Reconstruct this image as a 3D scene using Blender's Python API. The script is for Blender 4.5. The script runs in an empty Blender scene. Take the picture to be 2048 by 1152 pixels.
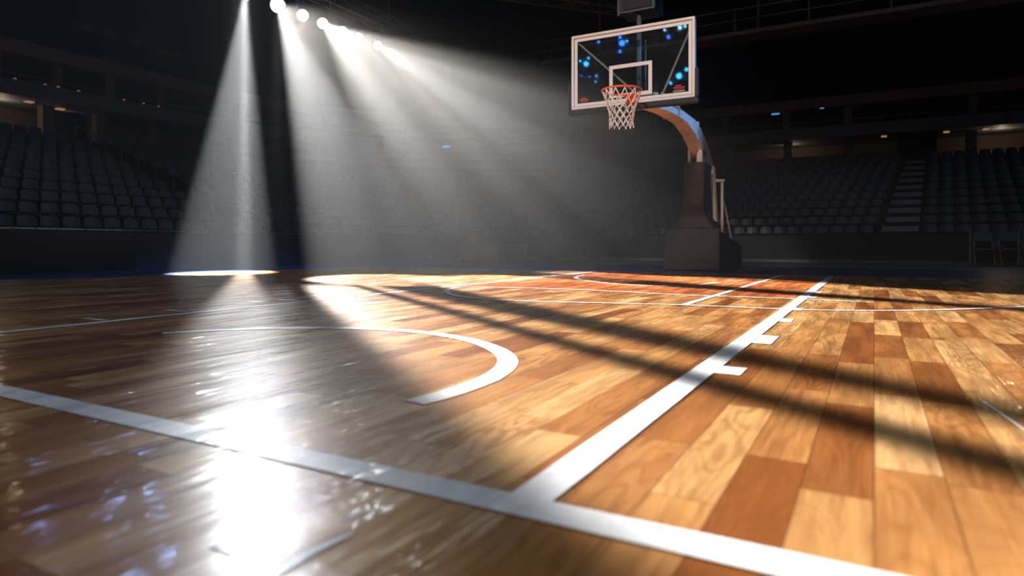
import bpy, bmesh, math, random
from math import sin, cos, pi, radians, atan2, sqrt, degrees
from mathutils import Vector, Matrix
random.seed(7)
C = bpy.context.scene.collection
sc = bpy.context.scene

# ------------------------------------------------------------------ camera model
H = 0.47; F = 1301.0; YAW = radians(29.1); HOR = 490.0
cy_, sy_ = cos(YAW), sin(YAW)
def floor_at(px, py, z=0.0):
    """photo pixel -> world x, y of a point lying at height z"""
    d = F*(H-z)/(py-HOR); lat = (px-1024)/F*d
    return (-sy_*d+cy_*lat, cy_*d+sy_*lat)
def on_y(px, py, Y):
    t = (px-1024)/F; d = Y/(cy_+sy_*t)
    return Vector((-sy_*d+cy_*t*d, Y, H+(HOR-py)/F*d))
def on_x(px, py, X):
    t = (px-1024)/F; d = X/(-sy_+cy_*t)
    return Vector((X, cy_*d+sy_*t*d, H+(HOR-py)/F*d))
def depth(p): return -sy_*p[0]+cy_*p[1]
def to_px(p):
    d = depth(p); lat = cy_*p[0]+sy_*p[1]
    return (1024+F*lat/d, HOR-(p[2]-H)*F/d) if d > .1 else (-9999, 0)

# ------------------------------------------------------------------ materials
class NT:
    def __init__(s, nt): s.nt = nt; s.L = nt.links
    def n(s, t, **k):
        x = s.nt.nodes.new(t)
        for a, b in k.items(): setattr(x, a, b)
        return x
    def put(s, sock, v):
        if hasattr(v, 'is_output') or isinstance(v, bpy.types.NodeSocket): s.L.new(v, sock)
        else: sock.default_value = v
    def m(s, op, a, b=0.0, c=0.0, clamp=False):
        x = s.n('ShaderNodeMath', operation=op, use_clamp=clamp)
        s.put(x.inputs[0], a); s.put(x.inputs[1], b); s.put(x.inputs[2], c)
        return x.outputs[0]
    def xyz(s, a, b, c):
        x = s.n('ShaderNodeCombineXYZ'); s.put(x.inputs[0], a); s.put(x.inputs[1], b); s.put(x.inputs[2], c)
        return x.outputs[0]
    def noise(s, v, scale=1.0, detail=2.0, rough=.5, dist=0.0):
        x = s.n('ShaderNodeTexNoise'); s.put(x.inputs['Vector'], v)
        x.inputs['Scale'].default_value = scale; x.inputs['Detail'].default_value = detail
        x.inputs['Roughness'].default_value = rough; x.inputs['Distortion'].default_value = dist
        return x.outputs['Fac']
    def ramp(s, f, stops, interp='LINEAR'):
        x = s.n('ShaderNodeValToRGB'); s.put(x.inputs[0], f); r = x.color_ramp; r.interpolation = interp
        while len(r.elements) > 1: r.elements.remove(r.elements[-1])
        r.elements[0].position = stops[0][0]; r.elements[0].color = (*stops[0][1], 1)
        for p, c in stops[1:]:
            e = r.elements.new(p); e.color = (*c, 1)
        return x.outputs[0]
    def mix(s, f, a, b, blend='MIX'):
        x = s.n('ShaderNodeMix', data_type='RGBA', blend_type=blend)
        s.put(x.inputs[0], f); s.put(x.inputs[6], a); s.put(x.inputs[7], b)
        return x.outputs[2]
    def smooth(s, v, lo, hi):
        x = s.n('ShaderNodeMapRange', interpolation_type='SMOOTHSTEP')
        s.put(x.inputs[0], v); s.put(x.inputs[1], lo); s.put(x.inputs[2], hi)
        x.inputs[3].default_value = 0; x.inputs[4].default_value = 1
        return x.outputs[0]

def mat(name, col, rough=.5, metal=0.0, spec=.5, emit=None, es=0.0, var=.12, vs=6.0, bump=0.0, coat=0.0):
    """plain painted / moulded material with a little procedural tone variation"""
    m = bpy.data.materials.new(name); m.use_nodes = True
    T = NT(m.node_tree); b = m.node_tree.nodes['Principled BSDF']
    tc = T.n('ShaderNodeTexCoord').outputs['Object']
    nz = T.noise(tc, vs, 4, .6)
    f = T.m('MULTIPLY_ADD', nz, 2*var, 1-var)
    c = T.mix(1.0, (*col, 1), f, 'MULTIPLY')
    T.L.new(c, b.inputs['Base Color'])
    T.put(b.inputs['Roughness'], T.m('MULTIPLY_ADD', nz, .15, rough-.075, clamp=True))
    b.inputs['Metallic'].default_value = metal
    b.inputs['Specular IOR Level'].default_value = spec
    if coat: b.inputs['Coat Weight'].default_value = coat
    if emit: b.inputs['Emission Color'].default_value = (*emit, 1); b.inputs['Emission Strength'].default_value = es
    if bump:
        bp = T.n('ShaderNodeBump'); bp.inputs['Distance'].default_value = bump; T.L.new(T.noise(tc, vs*8, 4), bp.inputs['Height'])
        T.L.new(bp.outputs[0], b.inputs['Normal'])
    return m

def floor_surface(name, kind):
    """varnished maple planks ('wood'), the same stained ('key'), or white court paint ('line') under the same varnish"""
    m = bpy.data.materials.new(name); m.use_nodes = True
    T = NT(m.node_tree); b = m.node_tree.nodes['Principled BSDF']
    pos = T.n('ShaderNodeNewGeometry').outputs['Position']
    sp = T.n('ShaderNodeSeparateXYZ'); T.L.new(pos, sp.inputs[0]); x, y = sp.outputs[0], sp.outputs[1]
    PW, PL = .125, .78
    xr = T.m('DIVIDE', x, PW); row = T.m('FLOOR', xr); rx = T.m('FRACT', xr)
    wn = T.n('ShaderNodeTexWhiteNoise', noise_dimensions='1D'); T.L.new(row, wn.inputs['W'])
    v = T.m('ADD', T.m('DIVIDE', y, PL), T.m('MULTIPLY', wn.outputs[0], 13.7)); colm = T.m('FLOOR', v); fy = T.m('FRACT', v)
    w2 = T.n('ShaderNodeTexWhiteNoise', noise_dimensions='2D'); T.L.new(T.xyz(row, colm, 0.0), w2.inputs['Vector'])
    rnd = w2.outputs[0]; sc2 = T.n('ShaderNodeSeparateColor'); T.L.new(w2.outputs[1], sc2.inputs[0]); r2, r3 = sc2.outputs[1], sc2.outputs[2]
    off = T.m('MULTIPLY', rnd, 37.0)
    gv = T.xyz(T.m('MULTIPLY', x, 42.0), T.m('MULTIPLY', y, 2.2), off)
    grain = T.noise(gv, 1.0, 5, .65, .4)
    fv = T.xyz(T.m('MULTIPLY', x, 7.0), T.m('MULTIPLY', y, 1.3), off)
    fig = T.noise(fv, 1.0, 2, .5, 1.2)
    rings = T.m('MULTIPLY_ADD', T.m('SINE', T.m('MULTIPLY', fig, 52.0)), .5, .5)
    if kind == 'line':
        dirt = T.noise(pos, 3.0, 5, .6)
        c = T.mix(T.m('MULTIPLY', dirt, .25), (.80, .82, .85, 1), (.66, .68, .72, 1))
    else:
        base = T.ramp(rnd, [(0, (.20, .062, .015)), (.12, (.28, .100, .027)), (.3, (.41, .175, .052)), (.55, (.53, .27, .092)), (.8, (.61, .345, .130)), (1, (.67, .405, .175))])
        gs = T.smooth(grain, .40, .72)
        c = T.mix(T.m('MULTIPLY', gs, .52), base, (.17, .055, .015, 1))
        c = T.mix(T.m('MULTIPLY', T.smooth(rings, .45, 1.0), T.m('MULTIPLY_ADD', r2, .42, .08)), c, (.16, .05, .014, 1))
        blotch = T.smooth(T.noise(T.xyz(T.m('MULTIPLY', x, 3.0), T.m('MULTIPLY', y, 1.0), T.m('MULTIPLY', off, .13)), 1.3, 3), .35, .75)
        c = T.mix(T.m('MULTIPLY', blotch, .50), c, (.22, .085, .027, 1))
        vo = T.n('ShaderNodeTexVoronoi', feature='F1'); T.put(vo.inputs['Vector'], T.xyz(T.m('MULTIPLY', x, 2.6), T.m('MULTIPLY', y, 1.5), 0.0))
        vo.inputs['Scale'].default_value = 1.0
        kn = T.m('SUBTRACT', 1.0, T.smooth(vo.outputs['Distance'], .03, .11))
        c = T.mix(T.m('MULTIPLY', kn, .75), c, (.05, .016, .006, 1))
        if kind == 'key':
            c = T.mix(.62, c, (.42, .085, .018, 1))
    ex = T.m('MINIMUM', rx, T.m('SUBTRACT', 1.0, rx)); ey = T.m('MULTIPLY', T.m('MINIMUM', fy, T.m('SUBTRACT', 1.0, fy)), PL/PW)
    gap = T.smooth(T.m('MINIMUM', ex, ey), .004, .022)
    if kind != 'line': c = T.mix(T.m('MULTIPLY_ADD', gap, -.6, .6), c, (.035, .012, .004, 1))
    T.L.new(c, b.inputs['Base Color'])
    b.inputs['Roughness'].default_value = .36
    T.put(b.inputs['Roughness'], T.m('MULTIPLY_ADD', grain, .14, .21 if kind != 'line' else .27))
    b.inputs['Specular IOR Level'].default_value = .10
    b.inputs['Coat Weight'].default_value = .55; b.inputs['Coat Roughness'].default_value = .12; b.inputs['Coat IOR'].default_value = 1.45
    wear = T.smooth(T.noise(T.xyz(T.m('MULTIPLY', x, 10.0), T.m('MULTIPLY', y, 1.6), 3.0), 1.0, 4, .65), .36, .60)
    T.put(b.inputs['Coat Weight'], T.m('MULTIPLY_ADD', wear, .72, .06)); T.put(b.inputs['Coat Roughness'], T.m('MULTIPLY_ADD', wear, -.08, .14))
    tilt = T.m('MULTIPLY', T.m('SUBTRACT', rx, .5), T.m('MULTIPLY', T.m('SUBTRACT', r3, .5), .0150))
    cup = T.m('MULTIPLY', T.m('MULTIPLY', T.m('SUBTRACT', rx, .5), T.m('SUBTRACT', rx, .5)), .0007)
    wav = T.m('MULTIPLY', T.noise(T.xyz(T.m('MULTIPLY', x, 13.0), T.m('MULTIPLY', y, 1.9), 0.0), 1.0, 3, .6), .0085)
    fine = T.m('MULTIPLY', grain, .00012)
    h = T.m('ADD', T.m('ADD', tilt, cup), T.m('ADD', wav, fine)); h = T.m('ADD', h, T.m('MULTIPLY', gap, .0002))
    bp = T.n('ShaderNodeBump'); bp.inputs['Distance'].default_value = 1.0; bp.inputs['Strength'].default_value = 1.0
    T.L.new(h, bp.inputs['Height']); T.L.new(bp.outputs[0], b.inputs['Coat Normal'])
    b2 = T.n('ShaderNodeBump'); b2.inputs['Distance'].default_value = 1.0; T.put(b2.inputs['Height'], T.m('MULTIPLY', h, .2)); T.L.new(b2.outputs[0], b.inputs['Normal'])
    return m

def lamp_mat(name, col, s):
    m = bpy.data.materials.new(name); m.use_nodes = True; nt = m.node_tree; nt.nodes.clear(); T = NT(nt)
    e = T.n('ShaderNodeEmission'); e.inputs[0].default_value = (*col, 1)
    lw = T.n('ShaderNodeTexCoord').outputs['Object']; nz = T.noise(lw, 30, 1)
    T.put(e.inputs[1], T.m('MULTIPLY_ADD', nz, s*.1, s*.95))
    o = T.n('ShaderNodeOutputMaterial'); T.L.new(e.outputs[0], o.inputs[0]); return m

def glass_mat(name):
    m = bpy.data.materials.new(name); m.use_nodes = True; nt = m.node_tree; nt.nodes.clear(); T = NT(nt)
    tr = T.n('ShaderNodeBsdfTransparent'); tr.inputs[0].default_value = (.86, .92, .93, 1)
    gl = T.n('ShaderNodeBsdfGlossy'); gl.inputs['Roughness'].default_value = .03
    df = T.n('ShaderNodeBsdfDiffuse'); df.inputs[0].default_value = (.5, .62, .66, 1)
    tc = T.n('ShaderNodeTexCoord').outputs['Object']
    sm = T.smooth(T.noise(tc, 5, 6, .7), .5, .8)
    a = T.n('ShaderNodeMixShader'); T.put(a.inputs[0], T.m('MULTIPLY_ADD', sm, .03, .010)); T.L.new(tr.outputs[0], a.inputs[1]); T.L.new(df.outputs[0], a.inputs[2])
    b = T.n('ShaderNodeMixShader'); b.inputs[0].default_value = .07; T.L.new(a.outputs[0], b.inputs[1]); T.L.new(gl.outputs[0], b.inputs[2])
    o = T.n('ShaderNodeOutputMaterial'); T.L.new(b.outputs[0], o.inputs[0]); return m

M = dict(
    wood=floor_surface('maple_floor', 'wood'), key=floor_surface('stained_key', 'key'), line=floor_surface('white_court_paint', 'line'),
    apron=mat('blue_apron_paint', (.010, .030, .115), .30, spec=.4), outer=mat('grey_concourse_floor', (.11, .125, .155), .45),
    letter=mat('orange_apron_paint', (.30, .10, .045), .4),
    barrier=mat('charcoal_padding', (.022, .022, .026), .55, spec=.25, bump=.002), cap=mat('brushed_cap_metal', (.22, .27, .33), .28, metal=.7),
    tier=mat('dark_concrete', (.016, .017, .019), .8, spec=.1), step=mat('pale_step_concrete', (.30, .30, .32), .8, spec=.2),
    seat=mat('dark_blue_seat_plastic', (.045, .064, .088), .42, spec=.35), seatpan=mat('black_seat_plastic', (.010, .011, .013), .5, spec=.2),
    fascia=mat('slate_fascia', (.11, .12, .155), .7, spec=.2), brown=mat('brown_fascia', (.16, .095, .080), .75, spec=.15),
    column=mat('beige_column', (.14, .12, .085), .75, spec=.2), conc=mat('tan_concourse_wall', (.16, .12, .095), .8, spec=.15), redwall=mat('dull_red_band', (.16, .035, .025), .8, spec=.1),
    shade_black=mat('painted_opening_shade', (.004, .004, .005), .9, spec=.05), roof=mat('black_roof', (.008, .008, .009), .9, spec=.05),  # first one: solid black standing in for the shade inside openings
    truss=mat('brown_truss_steel', (.10, .065, .045), .6), black=mat('black_metal', (.015, .016, .018), .45, spec=.4),
    white=mat('white_enamel', (.78, .74, .72), .35, coat=.3, var=.04), navy=mat('navy_padding', (.013, .034, .13), .5, spec=.3),
    boardpad=mat('black_navy_board_padding', (.012, .014, .022), .45, spec=.3),
    pad=mat('brown_black_padding', (.024, .018, .018), .55, spec=.3, bump=.002), armp=mat('cream_arm_paint', (.66, .55, .46), .4, var=.06),
    tube=mat('cream_tube_paint', (.70, .52, .38), .4), strut=mat('pale_strut_metal', (.50, .42, .34), .4, metal=.2),
    rim=mat('orange_rim_enamel', (.85, .10, .012), .35, coat=.4, var=.05), net=mat('white_net_cord', (.82, .79, .76), .8, var=.05),
    red=mat('red_decal', (.45, .02, .02), .5), paleg=mat('pale_decal', (.32, .32, .34), .5), glass=glass_mat('backboard_glass'), blue=mat('blue_cloth', (.035, .085, .22), .8),
    cloth=mat('grey_blue_cloth', (.10, .13, .18), .8), redc=mat('dark_red_cloth', (.20, .045, .03), .8), rail=mat('steel_blue_rail', (.16, .24, .40), .35, metal=.5),
    legs=mat('orange_lit_chair_metal', (.45, .17, .06), .4), lens=lamp_mat('white_lamp_lens', (.90, .96, 1.0), 32), lensb=lamp_mat('blue_lamp_lens', (.30, .50, 1.0), 55),  # chair legs carry the warm light on them as orange base colour
    cyan=lamp_mat('cyan_led', (.05, .45, 1.0), 22), cyanw=lamp_mat('pale_cyan_led', (.25, .65, 1.0), 22), bled=lamp_mat('blue_led', (.03, .18, 1.0), 30), screen=lamp_mat('lit_blue_screen', (.10, .45, 1.0), .6),
    warm=lamp_mat('warm_downlight_lens', (1, .55, .28), .32), amber=lamp_mat('amber_marker_lens', (1, .48, .25), .16),
)

# ------------------------------------------------------------------ mesh helpers
def box(bm, x0, x1, y0, y1, z0, z1):
    v = [bm.verts.new((x, y, z)) for x in (x0, x1) for y in (y0, y1) for z in (z0, z1)]
    for f in ((0,1,3,2),(4,6,7,5),(0,4,5,1),(2,3,7,6),(0,2,6,4),(1,5,7,3)): bm.faces.new([v[i] for i in f])
def bar(bm, a, b, w=.03, h=None):
    """box bar between two points"""
    a, b = Vector(a), Vector(b); h = h or w; d = (b-a).normalized()
    u = d.cross(Vector((0, 0, 1))); u = Vector((1, 0, 0)) if u.length < 1e-3 else u.normalized(); n = u.cross(d)
    v = [bm.verts.new(p+u*su*w/2+n*sn*h/2) for p in (a, b) for su, sn in ((-1,-1),(1,-1),(1,1),(-1,1))]
    for f in ((3,2,1,0),(4,5,6,7),(0,1,5,4),(1,2,6,5),(2,3,7,6),(3,0,4,7)): bm.faces.new([v[i] for i in f])
def tube(bm, pts, r, n=8, closed=False, r1=None):
    pts = [Vector(p) for p in pts]; rings = []; N_ = len(pts); up = None
    for i, p in enumerate(pts):
        q0 = pts[(i-1) % N_] if (closed or i > 0) else p; q1 = pts[(i+1) % N_] if (closed or i < N_-1) else p
        d = (q1-q0).normalized()
        if up is None: up = Vector((0, 0, 1)) if abs(d.z) < .9 else Vector((1, 0, 0))
        u = d.cross(up).normalized(); w = u.cross(d); up = w
        rr = r if r1 is None else r+(r1-r)*i/max(1, N_-1)
        rings.append([bm.verts.new(p+(u*cos(2*pi*k/n)+w*sin(2*pi*k/n))*rr) for k in range(n)])
    for i in range(N_ if closed else N_-1):
        A, B = rings[i], rings[(i+1) % N_]
        if closed and i == N_-1:
            s = min(range(n), key=lambda s: (A[0].co-B[s].co).length)
            B = B[s:]+B[:s]
        for k in range(n): bm.faces.new((A[k], A[(k+1) % n], B[(k+1) % n], B[k]))
    if not closed: bm.faces.new(rings[0][::-1]); bm.faces.new(rings[-1])
def disc(bm, c, nrm, r, n=24, depth_=.01):
    nrm = Vector(nrm).normalized(); tube(bm, [Vector(c)-nrm*depth_/2, Vector(c)+nrm*depth_/2], r, n)
def prism_x(bm, prof, x0, x1):
    """profile (y,z) extruded along x"""
    a = [bm.verts.new((x0, y, z)) for y, z in prof]; b = [bm.verts.new((x1, y, z)) for y, z in prof]; n = len(prof)
    bm.faces.new(a); bm.faces.new(b[::-1])
    for i in range(n): bm.faces.new((a[i], b[i], b[(i+1) % n], a[(i+1) % n]))
def prism_y(bm, prof, y0, y1):
    a = [bm.verts.new((x, y0, z)) for x, z in prof]; b = [bm.verts.new((x, y1, z)) for x, z in prof]; n = len(prof)
    bm.faces.new(a); bm.faces.new(b[::-1])
    for i in range(n): bm.faces.new((a[i], b[i], b[(i+1) % n], a[(i+1) % n]))

def obj(name, build, m, parent=None, bevel=0.0, smooth=False, label=None, loc=None):
    bm = bmesh.new(); build(bm)
    bmesh.ops.recalc_face_normals(bm, faces=bm.faces[:])
    if bevel: bmesh.ops.bevel(bm, geom=[e for e in bm.edges if len(e.link_faces) == 2 and e.calc_face_angle(0) > .5], offset=bevel, segments=2, affect='EDGES', clamp_overlap=True)
    me = bpy.data.meshes.new(name); bm.to_mesh(me); bm.free()
    if smooth:
        for p in me.polygons: p.use_smooth = True
    me.materials.append(m if not isinstance(m, str) else M[m])
    o = bpy.data.objects.new(name, me); C.objects.link(o)
    if parent:
        o.parent = parent; o.matrix_parent_inverse = Matrix.Translation(-Vector(parent.location)) if parent.type == 'EMPTY' and not parent.get('local') else Matrix()
    if label: o['label'] = label
    return o
def tag(o, label, cat, group=None, kind=None):
    o['label'] = label
    if cat: o['category'] = cat
    if group: o['group'] = group
    if kind: o['kind'] = kind
    return o
def thing(name, loc, label, cat, group=None, local=False):
    o = bpy.data.objects.new(name, None); C.objects.link(o); o.location = loc; o.empty_display_size = .2
    if local: o['local'] = 1
    return tag(o, label, cat, group)
def struct(name, build, m, parent=None, label=None, **k):
    o = obj(name, build, m, parent, **k)
    if not parent: o['kind'] = 'structure'
    if label: o['label'] = label
    return o

# ------------------------------------------------------------------ floor and markings
YB = 10.86; XS = -9.7
floor = struct('floor', lambda b: box(b, XS, 13, -7, YB, -.03, 0), 'wood', label='glossy maple plank basketball court floor')
struct('floor_apron', lambda b: (box(b, -12.36, XS, -7, 15.0, -.03, -.001), box(b, XS, 13, YB, 15.0, -.03, -.001)), 'apron', label='dark blue painted apron around the maple court')
struct('floor_outer', lambda b: (box(b, -12.6, 13, 15.0, 19.9, -.03, -.0005), box(b, -26, 16, -7.2, 30, -.08, -.031)), 'outer', label='grey strip of floor between apron and barrier wall')

def ribbon(pts, w, z=.0015, ends=True):
    """flat painted stripe following points, built as a thin layer of paint"""
    pts = [Vector((p[0], p[1], 0)) for p in pts]; L, R = [], []
    for i, p in enumerate(pts):
        d = (pts[min(i+1, len(pts)-1)]-pts[max(i-1, 0)]).normalized(); n = Vector((-d.y, d.x, 0)); ww = w[i] if isinstance(w, list) else w
        L.append(p+n*ww/2); R.append(p-n*ww/2)
    def f(bm):
        a = [bm.verts.new((v.x, v.y, z)) for v in L]; b = [bm.verts.new((v.x, v.y, z)) for v in R]
        for i in range(len(a)-1):
            bm.faces.new((b[i], b[i+1], a[i+1], a[i]))
    return f
def spline(P, n=10):
    P = [Vector((p[0], p[1], 0)) for p in P]; out = []
    for i in range(len(P)-1):
        p0, p1, p2, p3 = P[max(i-1, 0)], P[i], P[i+1], P[min(i+2, len(P)-1)]
        for k in range(n):
            t = k/n; out.append(.5*((2*p1)+(-p0+p2)*t+(2*p0-5*p1+4*p2-p3)*t*t+(-p0+3*p1-3*p2+p3)*t**3))
    out.append(P[-1]); return out
def mark(build, label, m='line', name='court_line'):
    return obj(name, build, m, floor, label=label)
LX, LW = -.555, .085
mark(lambda b: ribbon([(-4.26, 6.12), (-4.26, YB-.03)], 0)(b) if 0 else box(b, -4.26, LX, 6.12, YB-.03, .0002, .0007), 'reddish stained rectangle in front of the hoop', 'key', 'painted_key')
mark(ribbon([(LX, 1.03), (LX, YB-.02)], LW, .0030), 'long white lane line running to the baseline')
mark(ribbon([(-9.6, 1.03), (9, 1.03)], LW, .0026), 'wide white line crossing the court close to the camera')
mark(ribbon([(-4.02, -1.5), (-4.30, YB-.02)], .085, .0026), 'thin white line running to the baseline beyond the half circle')
mark(ribbon([(XS+.05, YB-.05), (12, YB-.05)], .05, .0022), 'thin white baseline under the hoop')
mark(ribbon([(XS+.9, -3), (XS+.35, 6.4), (XS+.3, YB-.05)], .03, .0022), 'thin pale sideline beside the blue apron')
mark(ribbon([(-1.30, 5.06), (-1.24, YB-.05)], .06, .0034), 'short white line between the curve and the baseline')
px = [(325,667),(420,661.5),(560,656.5),(700,657),(800,661),(880,669.5),(945,682),(990,698),(1013,715),(1012,733),(985,754),(945,771),(885,791),(828,806)]
mark(ribbon(spline([floor_at(*p) for p in px]), .085, .0022), 'white half circle arc on the bare floor')
px = [(1720,604),(1550,596.5),(1350,589.5),(1200,581.5),(1080,577),(1000,575.3),(940,574.6),(905,577),(893,583),(908,591),(950,597),(1010,601),(1100,604),(1230,607),(1365,610.5),(1480,615),(1590,619.5),(1700,621.5),(1820,621.3),(1930,618.5),(2060,613.5)]
mark(ribbon(spline([floor_at(*p) for p in px]), .06, .0038), 'white line folding back in a rounded bend beside the lane')
px = [(1168,550.5),(1152,554),(1160,559),(1195,564),(1240,568.5),(1300,571.5),(1360,571.5),(1405,568.5),(1437,564.5)]
mark(ribbon(spline([floor_at(*p) for p in px]), .06, .0018), 'small white arc under the hoop')
for i, (Y, l, w, z) in enumerate([(2.52, .092, .16, .0022), (3.43, .088, .31, .0022), (4.37, .072, .20, .0022), (5.16, .055, .20, .0022), (6.4, .06, .18, .0022), (7.1, .06, .2, .0022)]):
    mark(lambda b: ribbon([(LX+LW/2, Y), (LX+LW/2+l, Y)], w, z)(b), 'white hash mark beside the lane line', name='hash_mark')
for p in [(200, 640), (362, 622.5), (520, 604), (585, 601)]:
    q = floor_at(*p); mark(lambda b: ribbon([(q[0]-.18, q[1]), (q[0]+.06, q[1])], .05, .0022)(b), 'small white tick on the thin line', name='hash_mark')
a, c, d = floor_at(430, 1088), floor_at(500, 1118), floor_at(556, 1098)  # broken lamp glints on the varnish, painted in as white strokes
mark(ribbon([a, c], .022, .0022), 'short painted glint near the lamp glare'); mark(ribbon([c, d], .022, .0024), 'short painted glint meeting another at a corner')
mark(ribbon([floor_at(520, 1165), floor_at(610, 1112), floor_at(705, 1068)], [.026, .022, .010], .0022), 'white stroke with a frayed end')
mark(ribbon([floor_at(1965, 803), floor_at(2060, 868)], .008, .0022), 'hairline pale scratch')
struct('floor_lettering', lambda b: [ribbon([floor_at(x0, y0), floor_at(x1, y1)], .22, .0010)(b) for x0, y0, x1, y1 in
    [(1215, 541, 1262, 540.6), (1272, 539, 1318, 539), (1496, 539, 1556, 539.5), (1570, 541.5, 1660, 542), (1690, 543.5, 1752, 546)]], 'letter', label='blurred orange painted lettering on the blue apron')

# ------------------------------------------------------------------ the bowl: path around the court
X0, Y0, R0 = -12.4, 19.5, 5.0
XC, YC = X0+R0, Y0-R0
def P(s, o):
    """point at offset o behind the barrier; s: y on the side straight (s<YC), then arc (unit = angle*10), then x on the end straight"""
    if s <= YC: return (X0-o, s, pi)                      # facing angle of outward normal
    a = (s-YC)/10.0
    if a < pi/2: th = pi-a; return (XC+(R0+o)*cos(th), YC+(R0+o)*sin(th), th)
    return (XC+(s-YC-5*pi), Y0+o, pi/2)
SB = YC+5*pi
def s_of_x(x): return SB+(x-XC)
def path(s0, s1, step=.6):
    out = [s0]
    for a, b, n in ((s0, min(YC, s1), 2.0), (max(s0, YC), min(SB, s1), .8), (max(s0, SB), s1, 2.5)):
        if b > a:
            k = max(1, int((b-a)/n)); out += [a+(b-a)*i/k for i in range(1, k+1)]
    return out
def sweep(bm, prof, s0, s1):
    """closed profile (o,z) swept along the path"""
    rings = [[bm.verts.new((*P(s, o)[:2], z)) for o, z in prof] for s in path(s0, s1)]; n = len(prof)
    for A, B in zip(rings, rings[1:]):
        for i in range(n): bm.faces.new((A[i], A[(i+1) % n], B[(i+1) % n], B[i]))
    bm.faces.new(rings[0][::-1]); bm.faces.new(rings[-1])
def rect(o0, o1, z0, z1): return [(o0, z0), (o1, z0), (o1, z1), (o0, z1)]
S0, S1 = -6.0, s_of_x(14.0)
NR, TD, RISE, Z1 = 11, .78, .285, .55
prof = [(0.16, -.03), (0.16, Z1)]
for k in range(NR):
    prof += [(.18+TD*(k+1), Z1+RISE*k), (.18+TD*(k+1), Z1+RISE*(k+1))]
OT = .18+TD*NR; ZT = Z1+RISE*NR
prof += [(13.0, ZT), (13.0, -.03)]
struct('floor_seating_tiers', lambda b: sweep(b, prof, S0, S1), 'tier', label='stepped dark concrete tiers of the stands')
bw = struct('wall_barrier', lambda b: sweep(b, rect(0, .12, -.03, .735), S0, s_of_x(3.5)), 'barrier', label='low charcoal barrier wall around the court')
obj('cap_rail', lambda b: sweep(b, rect(-.03, .17, .737, .765), S0, 12.2), 'cap', bw, label='bluish metal cap strip on the barrier')
obj('cap_rail', lambda b: sweep(b, rect(-.012, .13, .737, .748), 12.2, s_of_x(3.5)), 'barrier', bw)
struct('baseboard_end', lambda b: sweep(b, rect(-.06, -.002, 0, .07), YC, s_of_x(3.5)), 'outer', label='pale kerb at the foot of the barrier')

# upper galleries
struct('wall_balcony', lambda b: sweep(b, rect(OT-.2, 13.2, 4.66, 5.10), S0, S1), 'fascia', label='slate grey curved balcony fascia')
struct('wall_upper_band', lambda b: sweep(b, rect(OT-.1, 13.2, 5.86, 6.26), S0, S1), 'brown', label='brown curved band above the upper gallery')
struct('wall_concourse', lambda b: sweep(b, rect(OT+2.2, OT+2.4, ZT, 4.66), S0, S1), 'conc', label='tan wall at the back of the concourse')
struct('wall_gallery', lambda b: sweep(b, rect(OT+1.6, OT+1.8, 5.10, 5.86), S0, S1), 'shade_black', label='back wall of the upper gallery painted shade-black')
struct('wall_top', lambda b: sweep(b, rect(OT+1.2, OT+1.4, 6.26, 11.2), S0, S1), 'roof', label='black wall above the upper gallery')
struct('wall_red_band', lambda b: sweep(b, rect(OT+.02, OT+.10, ZT, ZT+.30), 12.6, s_of_x(0.6)), 'redwall', label='dull red rail panel behind the last row of seats')
struct('ceiling', lambda b: box(b, -26, 16, -14, 31, 11.2, 11.4), 'roof', label='black arena roof')
struct('wall_rear', lambda b: box(b, -26, 16, -14.3, -14, -.05, 11.2), 'roof', label='black wall behind the camera')
struct('wall_right', lambda b: box(b, 15.8, 16, -14, 31, -.05, 11.2), 'roof', label='black wall closing the arena side')

cols = [5.6, 7.2, 8.8, 10.35, 11.9, 13.6]+[YC+1.6, YC+4.2, YC+6.8, YC+9.4, YC+12]+[s_of_x(x) for x in (-5.5, -3.1, -.9, 3.1, 5.2, 7.2)]
ordn = 'first second third fourth fifth sixth seventh eighth ninth tenth eleventh twelfth thirteenth fourteenth fifteenth sixteenth seventeenth eighteenth nineteenth twentieth'.split()
def ordinal(i):
    if i < 20: return ordn[i]
    tens = {2: 'twenty', 3: 'thirty', 4: 'forty', 5: 'fifty'}; t, u = divmod(i+1, 10)
    return (tens[t][:-1]+'ieth') if u == 0 else tens[t]+'-'+ordn[u-1]
for i, s in enumerate(cols):
    x, y, th = P(s, OT+.75)
    def cb(z0, z1, w=.16):
        def f(b):
            box(b, -w, w, -w, w, z0, z1)
            bmesh.ops.transform(b, matrix=Matrix.Translation((x, y, 0)) @ Matrix.Rotation(th, 4, 'Z'), verts=b.verts)
        return f
    struct('column', cb(ZT, 4.66), 'column', label='beige concourse column, %s along from the side stand' % ordinal(i))
    x, y, th = P(s, OT+.25)
    struct('column', cb(5.10, 5.86, .13), 'brown', label='brown gallery column, %s along from the side stand' % ordinal(i))
# gallery hand rails, dark doorways and railings
struct('trim_gallery_rail', lambda b: sweep(b, rect(OT+.3, OT+.34, 5.36, 5.40), S0, S1), 'brown', label='thin hand rail of the upper gallery')
def doorway(s0, s1, o, z0, z1):
    return lambda b: sweep(b, rect(o, o+.1, z0, z1), s0, s1)
struct('door_1', doorway(s_of_x(.75), s_of_x(2.0), OT+.2, ZT-.25, 4.655), 'shade_black', label='doorway panel painted shade-black at the top of the end stand steps')
struct('door_2', doorway(10.75, 11.65, OT+1.0, ZT, 4.655), 'shade_black', label='doorway panel painted shade-black beside the beige column')
struct('door_3', doorway(8.95, 9.25, OT+1.0, ZT, 4.655), 'redwall', label='dull red door panel on the concourse')

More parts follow.
